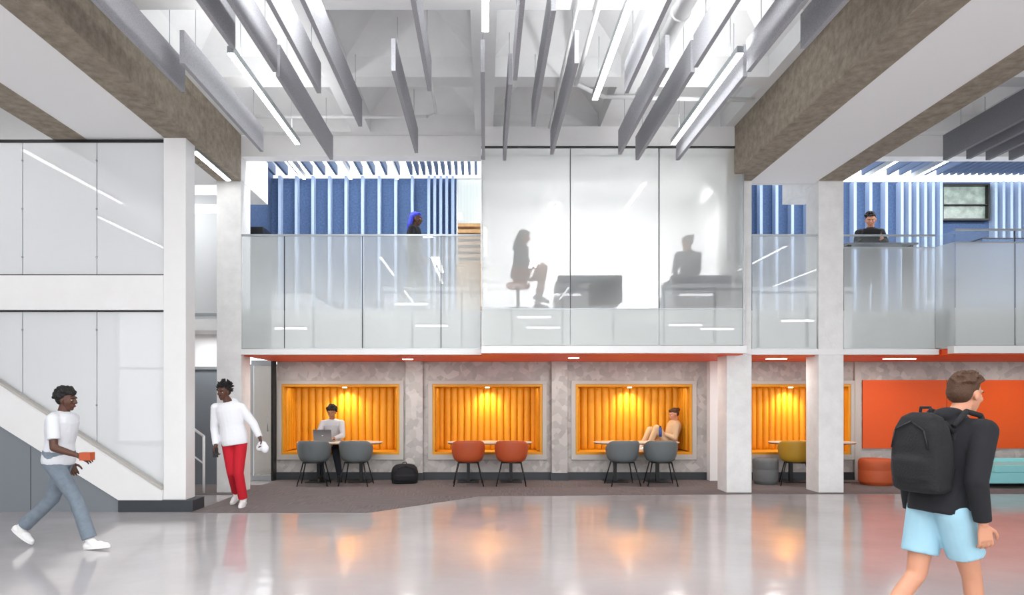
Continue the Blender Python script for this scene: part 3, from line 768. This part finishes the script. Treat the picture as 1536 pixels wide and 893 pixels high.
    if hood:
        bk = -F; bk.z = 0
        t.ell(nk+bk*.06*k+V(0, 0, .01), (.10*k, .075*k, .06*k), None, 16)
    t.ell(nk-axn*.005, (.075*k, .07*k, .035*k), None, 16)
    B.add(*remesh(t, vox, 3), topm, True)
    for a in 'AB':
        an = P['a'+a]; fd = RM@Vector((foot or {}).get(a, None) or (F.x, F.y, 0)); fd.normalize()
        up = V(0, 0, 1); up = (up-fd*up.dot(fd)).normalized(); sd = fd.cross(up)
        t = MB(); base = an-up*.045*k
        t.cap(base-fd*.045*k, .040*k, base+fd*.10*k, .043*k); t.cap(base+fd*.10*k-up*.005, .043*k, base+fd*.17*k-up*.01*k, .032*k)
        t.cap(an+up*.02*k-fd*.01*k, .047*k, base+fd*.04*k, .045*k)
        vs, fs = remesh(t, .0075, 2); sp = an-up*.078*k
        vs = [v-up*min(0, (v-sp).dot(up)) for v in vs]
        B.add(vs, fs, shoem, True)
        R = []
        for hh in (0, .022):
            R.append([sp+up*(hh*k-.002)+fd*(.062+math.cos(q)*.145)*k+sd*(math.sin(q)*(.046+.006*math.cos(q)))*k for q in [2*math.pi*i/24 for i in range(24)]])
        B.loft(R, shoem, False)
    if extra: extra(B, P, F, u, r)
    return B.build(name)

def ex_std(B, P, F, u, r):
    w = P['wA']; B.box(w.x-.02, w.x+.055, w.y-.065, w.y-.055, w.z-.16, w.z-.03, M_dark)
    w = P['wB']; t = MB()
    for c, rr in (((.04, -.02, -.10), (.07, .04, .06)), ((.08, -.03, -.15), (.06, .035, .07)), ((.0, -.02, -.14), (.05, .03, .05))): t.ell(w+V(*c), rr, None)
    B.add(*remesh(t, .01, 1), C_white, True)
    for s in (-1, 1): B.tube([P['nk']+V(s*.03, -.085, -.01), P['nk']+V(s*.035, -.13, -.16)], .004, C_tee)
person('man_walking', (-3.67, 9.9, 0), dict(pel=(.03, 0, .98), nk=(-.05, .0, 1.51), hd=(-.11, -.04, 1.655), sA=(-.24, .0, 1.43), eA=(-.27, .03, 1.13), wA=(-.19, -.12, .89), sB=(.13, .0, 1.43), eB=(.30, .02, 1.20), wB=(.42, -.06, 1.0),
       hA=(-.06, 0, .93), kA=(.0, -.02, .50), aA=(-.04, .28, .16), hB=(.12, 0, .93), kB=(.12, -.08, .50), aB=(.16, -.0, .088)),
       (-.28, -1, -.12), SK_D, H_blk, 'twists', C_white, C_red, C_shoe, hood=True, lip=LIP_D, curl=.7, palm={'A': (.6, -.2, 0), 'dA': (.1, -.15, -1), 'B': (-.4, -.4, -.3), 'dB': (.25, -.1, -1)}, foot={'A': (-.2, -1, -.55), 'B': (.1, -1, 0)}, pad=.012, tw=1.06, extra=ex_std)
def ex_box(B, P, F, u, r):
    w = P['wB']; B.box(w.x+.05, w.x+.16, w.y-.05, w.y+.04, w.z-.05, w.z+.03, M_cho)
person('student_walking', (-4.47, 7.15, 0), dict(pel=(0, 0, .96), nk=(.05, 0, 1.47), hd=(.09, 0, 1.60), sA=(.05, .18, 1.40), eA=(-.10, .24, 1.14), wA=(-.02, .25, .90), sB=(.05, -.18, 1.40), eB=(.10, -.24, 1.10), wB=(.32, -.2, 1.02),
       hA=(0, .09, .92), kA=(-.12, .09, .52), aA=(-.46, .09, .20), hB=(0, -.09, .92), kB=(.24, -.09, .54), aB=(.40, -.09, .088)),
       (1, -.05, -.08), SK_D, H_blk, 'curly', C_tee, C_jean, C_shoe, sleeve='short', lip=LIP_D, curl=.5, k=.965, pad=.02, tw=1.14, foot={'A': (1, 0, -.75), 'B': (1, 0, .08)}, palm={'B': (0, .6, -.6)}, extra=ex_box)
def ex_pack(B, P, F, u, r):
    f = V(F.x, F.y, 0).normalized(); s0 = f.cross(V(0, 0, 1))
    c = P['pel'].lerp(P['nk'], .60)-f*.22
    b2, PP = backpack('x', c, -f, M_blk, .16, .235, .10)
    o = len(B.v); B.v += b2.v
    for ff, m, s in zip(b2.f, b2.m, b2.sm):
        B.f.append([i+o for i in ff]); B.m.append(B.mi(b2.mats[m])); B.sm.append(s)
    for a in 'AB':
        s = P['s'+a].lerp(P['nk'], .4)
        B.tube([s-f*.15, s-f*.05+V(0, 0, .085), s+f*.06+V(0, 0, .06), s+f*.13-V(0, 0, .08), s+f*.11-V(0, 0, .25), s-f*.1-V(0, 0, .36)], .016, M_blk)
person('student_with_backpack', (2.79, 4.1, 0), dict(pel=(-.08, 0, .96), nk=(.05, 0, 1.46), hd=(.13, 0, 1.60), sA=(.03, .19, 1.39), eA=(-.05, .24, 1.11), wA=(-.02, .25, .86), sB=(.03, -.19, 1.39), eB=(-.10, -.24, 1.11), wB=(-.06, -.25, .86),
       hA=(-.08, .09, .91), kA=(-.16, .09, .5), aA=(-.46, .09, .22), hB=(-.08, -.09, .91), kB=(.06, -.09, .52), aB=(.13, -.09, .088)),
       (1, -.0, -.12), SK_L, H_brn, 'short', C_blk, C_sh, C_shoe, legs='short', hood=True, curl=.5, k=.985, rz=.3, foot={'A': (1, 0, -.7), 'B': (1, 0, 0)}, extra=ex_pack)
person('man_seated_with_laptop', (-2.98, 13.3, .0), dict(pel=(0, .08, .67), nk=(0, 0, 1.17), hd=(0, -.06, 1.30), sA=(-.18, .0, 1.09), eA=(-.24, -.18, .86), wA=(-.10, -.33, .815), sB=(.18, 0, 1.09), eB=(.24, -.18, .86), wB=(.10, -.33, .815),
       hA=(-.09, .05, .63), kA=(-.13, -.40, .58), aA=(-.14, -.36, .10), hB=(.09, .05, .63), kB=(.15, -.40, .58), aB=(.24, -.44, .10)),
       (-.02, -1, -.35), SK_M, H_blk, 'curly', C_grey, C_navy, C_shoed, curl=.4, palm={'A': (0, 0, -1), 'B': (0, 0, -1), 'dA': (.2, -1, 0), 'dB': (-.2, -1, 0)}, foot={'A': (0, -1, 0), 'B': (.2, -1, 0)})
def ex_bottle(B, P, F, u, r):
    w = P['wB']; B.cyl(w+V(-.09, -.035, -.05), w+V(-.09, -.035, .13), .03, .03, pm('blue_bottle', '#2a4fa0', .4), 20); B.cyl(w+V(-.09, -.035, .13), w+V(-.09, -.035, .16), .016, .018, M_dark)
person('woman_seated_reading', (3.66, 13.5, 0), dict(pel=(-.02, 0, .66), nk=(.10, 0, 1.13), hd=(.06, -.02, 1.26), sA=(.07, .17, 1.05), eA=(-.04, .22, .80), wA=(-.22, .12, .88), sB=(.07, -.17, 1.05), eB=(.02, -.24, .80), wB=(-.16, -.16, .88),
       hA=(-.03, .09, .63), kA=(-.38, .10, .95), aA=(-.54, .10, .62), hB=(-.03, -.09, .63), kB=(-.30, -.10, .99), aB=(-.46, -.10, .62)),
       (-1, -.25, -.35), SK_L, H_brn, 'bun', C_beige, C_beige, C_shoe, curl=.6, female=True, k=1.0, tw=1.1, foot={'A': (-1, 0, 0), 'B': (-1, 0, 0)}, extra=ex_bottle)
def stand(fx, fy):
    f = V(fx, fy, 0).normalized(); s = V(-f.y, f.x, 0)
    def q(a, b, z): v = f*a+s*b; return (v.x, v.y, z)
    return dict(pel=q(0, 0, .97), nk=q(.02, 0, 1.48), hd=q(.05, 0, 1.61), sA=q(0, .18, 1.41), eA=q(-.06, .23, 1.12), wA=q(.05, .23, .87), sB=q(0, -.18, 1.41), eB=q(-.02, -.23, 1.12), wB=q(.16, -.2, .92),
                hA=q(0, .09, .93), kA=q(-.06, .09, .5), aA=q(-.24, .09, .10), hB=q(0, -.09, .93), kB=q(.14, -.09, .51), aB=q(.16, -.09, .088))
person('woman_with_blue_hair', (-1.27, 12.0, 3.05), stand(1, 0), (1, -.1, -.1), SK_D, H_blu, 'long', C_blk, C_navy, C_shoed, lip=LIP_D, female=True, k=1.04, foot={'A': (1, 0, 0), 'B': (1, 0, 0)})
d = stand(-.35, -1)
d.update(eA=(.24, -.08, 1.17), wA=(.05, -.26, 1.26), eB=(-.26, -.05, 1.17), wB=(-.22, -.28, 1.26))
d['sA'] = (.17, -.03, 1.41); d['sB'] = (-.18, .03, 1.41)
for a, x in (('A', .09), ('B', -.09)): d['h'+a] = (x, 0, .93); d['k'+a] = (x, -.03, .5); d['a'+a] = (x, .02, .088)
person('man_leaning_at_railing', (6.83, 12.12, 3.05), d, (-.5, -1, -.45), SK_L, H_blk, 'short', C_blk, C_navy, C_shoed, k=1.04, foot={'A': (0, -1, 0), 'B': (0, -1, 0)})
b = MB(); b.box(6.1, 7.3, 11.5, 11.85, 4.17, 4.2, M_grey); b.box(6.15, 6.19, 11.55, 11.8, 3.05, 4.17, M_dark); b.box(7.2, 7.24, 11.55, 11.8, 3.05, 4.17, M_dark); b.build('rail_counter')
laptop('laptop', (6.5, 11.70, 4.201), .2, M_dark)
person('person_seated_on_stool', (SX, SY, 3.05), dict(pel=(0, 0, .60), nk=(.08, 0, 1.10), hd=(.10, 0, 1.24), sA=(.06, .17, 1.03), eA=(.14, .2, .77), wA=(.34, .1, .71), sB=(.06, -.17, 1.03), eB=(.14, -.2, .77), wB=(.34, -.1, .73),
       hA=(0, .09, .58), kA=(.42, .1, .60), aA=(.34, .1, .12), hB=(0, -.09, .58), kB=(.42, -.1, .70), aB=(.34, -.1, .24)),
       (1, 0, -.3), SK_M, H_blk, 'long', C_slate, C_tan, C_shoed, female=True, foot={'A': (1, 0, 0), 'B': (1, 0, -.3)})
person('person_seated_on_sofa', (3.45, 11.62, 3.05), dict(pel=(0, 0, .55), nk=(0, -.03, 1.03), hd=(-.02, .0, 1.17), sA=(.17, 0, .96), eA=(.2, .1, .7), wA=(.1, .3, .62), sB=(-.17, 0, .96), eB=(-.2, .1, .7), wB=(-.1, .3, .62),
       hA=(.09, 0, .5), kA=(.1, .42, .5), aA=(.1, .45, .1), hB=(-.09, 0, .5), kB=(-.1, .42, .5), aB=(-.1, .45, .1)),
       (-.6, 1, -.2), SK_M, H_blk, 'bun', C_slate, C_navy, C_shoed, female=True, foot={'A': (0, 1, 0), 'B': (0, 1, 0)}, palm={'A': (0, 0, -1), 'B': (0, 0, -1)})

# ------------------------------------------------------------------ lighting
w = bpy.data.worlds.new('World'); scene.world = w; w.use_nodes = True
w.node_tree.nodes['Background'].inputs[0].default_value = (.985, .985, 1, 1)
w.node_tree.nodes['Background'].inputs[1].default_value = 3.1
R60 = (math.radians(55), 0, 0)
area('meeting_room_fill', (2.05, 12.1, 5.3), 3.6, .5, 105, (math.radians(32), 0, 0))  # added hidden fill, makes the frosted room glass read white
area('upper_wall_fill', (-2.3, 11.75, 6.3), 3.4, .2, 120, R60)  # added fills behind the bulkhead, brighten the blue fin walls
area('upper_wall_fill', (9.5, 11.75, 6.3), 7, .2, 220, R60)
for x in (-2.8, 2.8): 
    for y in (1, 6.0): area('hall_fill', (x*.55, y-.3, 5.9), .25, 2.5, 115)  # added fill lights outside the view, brighten the hall
area('passage_lamp', (-5.2, 11.0, 5.1), .6, .6, 20)
area('passage_lamp', (-5.0, 11.9, 2.7), .4, .4, 12)

# ------------------------------------------------------------------ camera
c = bpy.data.cameras.new('Camera'); co = bpy.data.objects.new('Camera', c); COL.objects.link(co)
co.location = (0, 0, 1.55); co.rotation_euler = (math.radians(90), 0, 0)
c.lens = 24; c.sensor_width = 36; c.shift_x = .026; c.shift_y = .0999
scene.camera = co
try:
    scene.view_settings.view_transform = 'Standard'
except Exception as ex: print(ex)
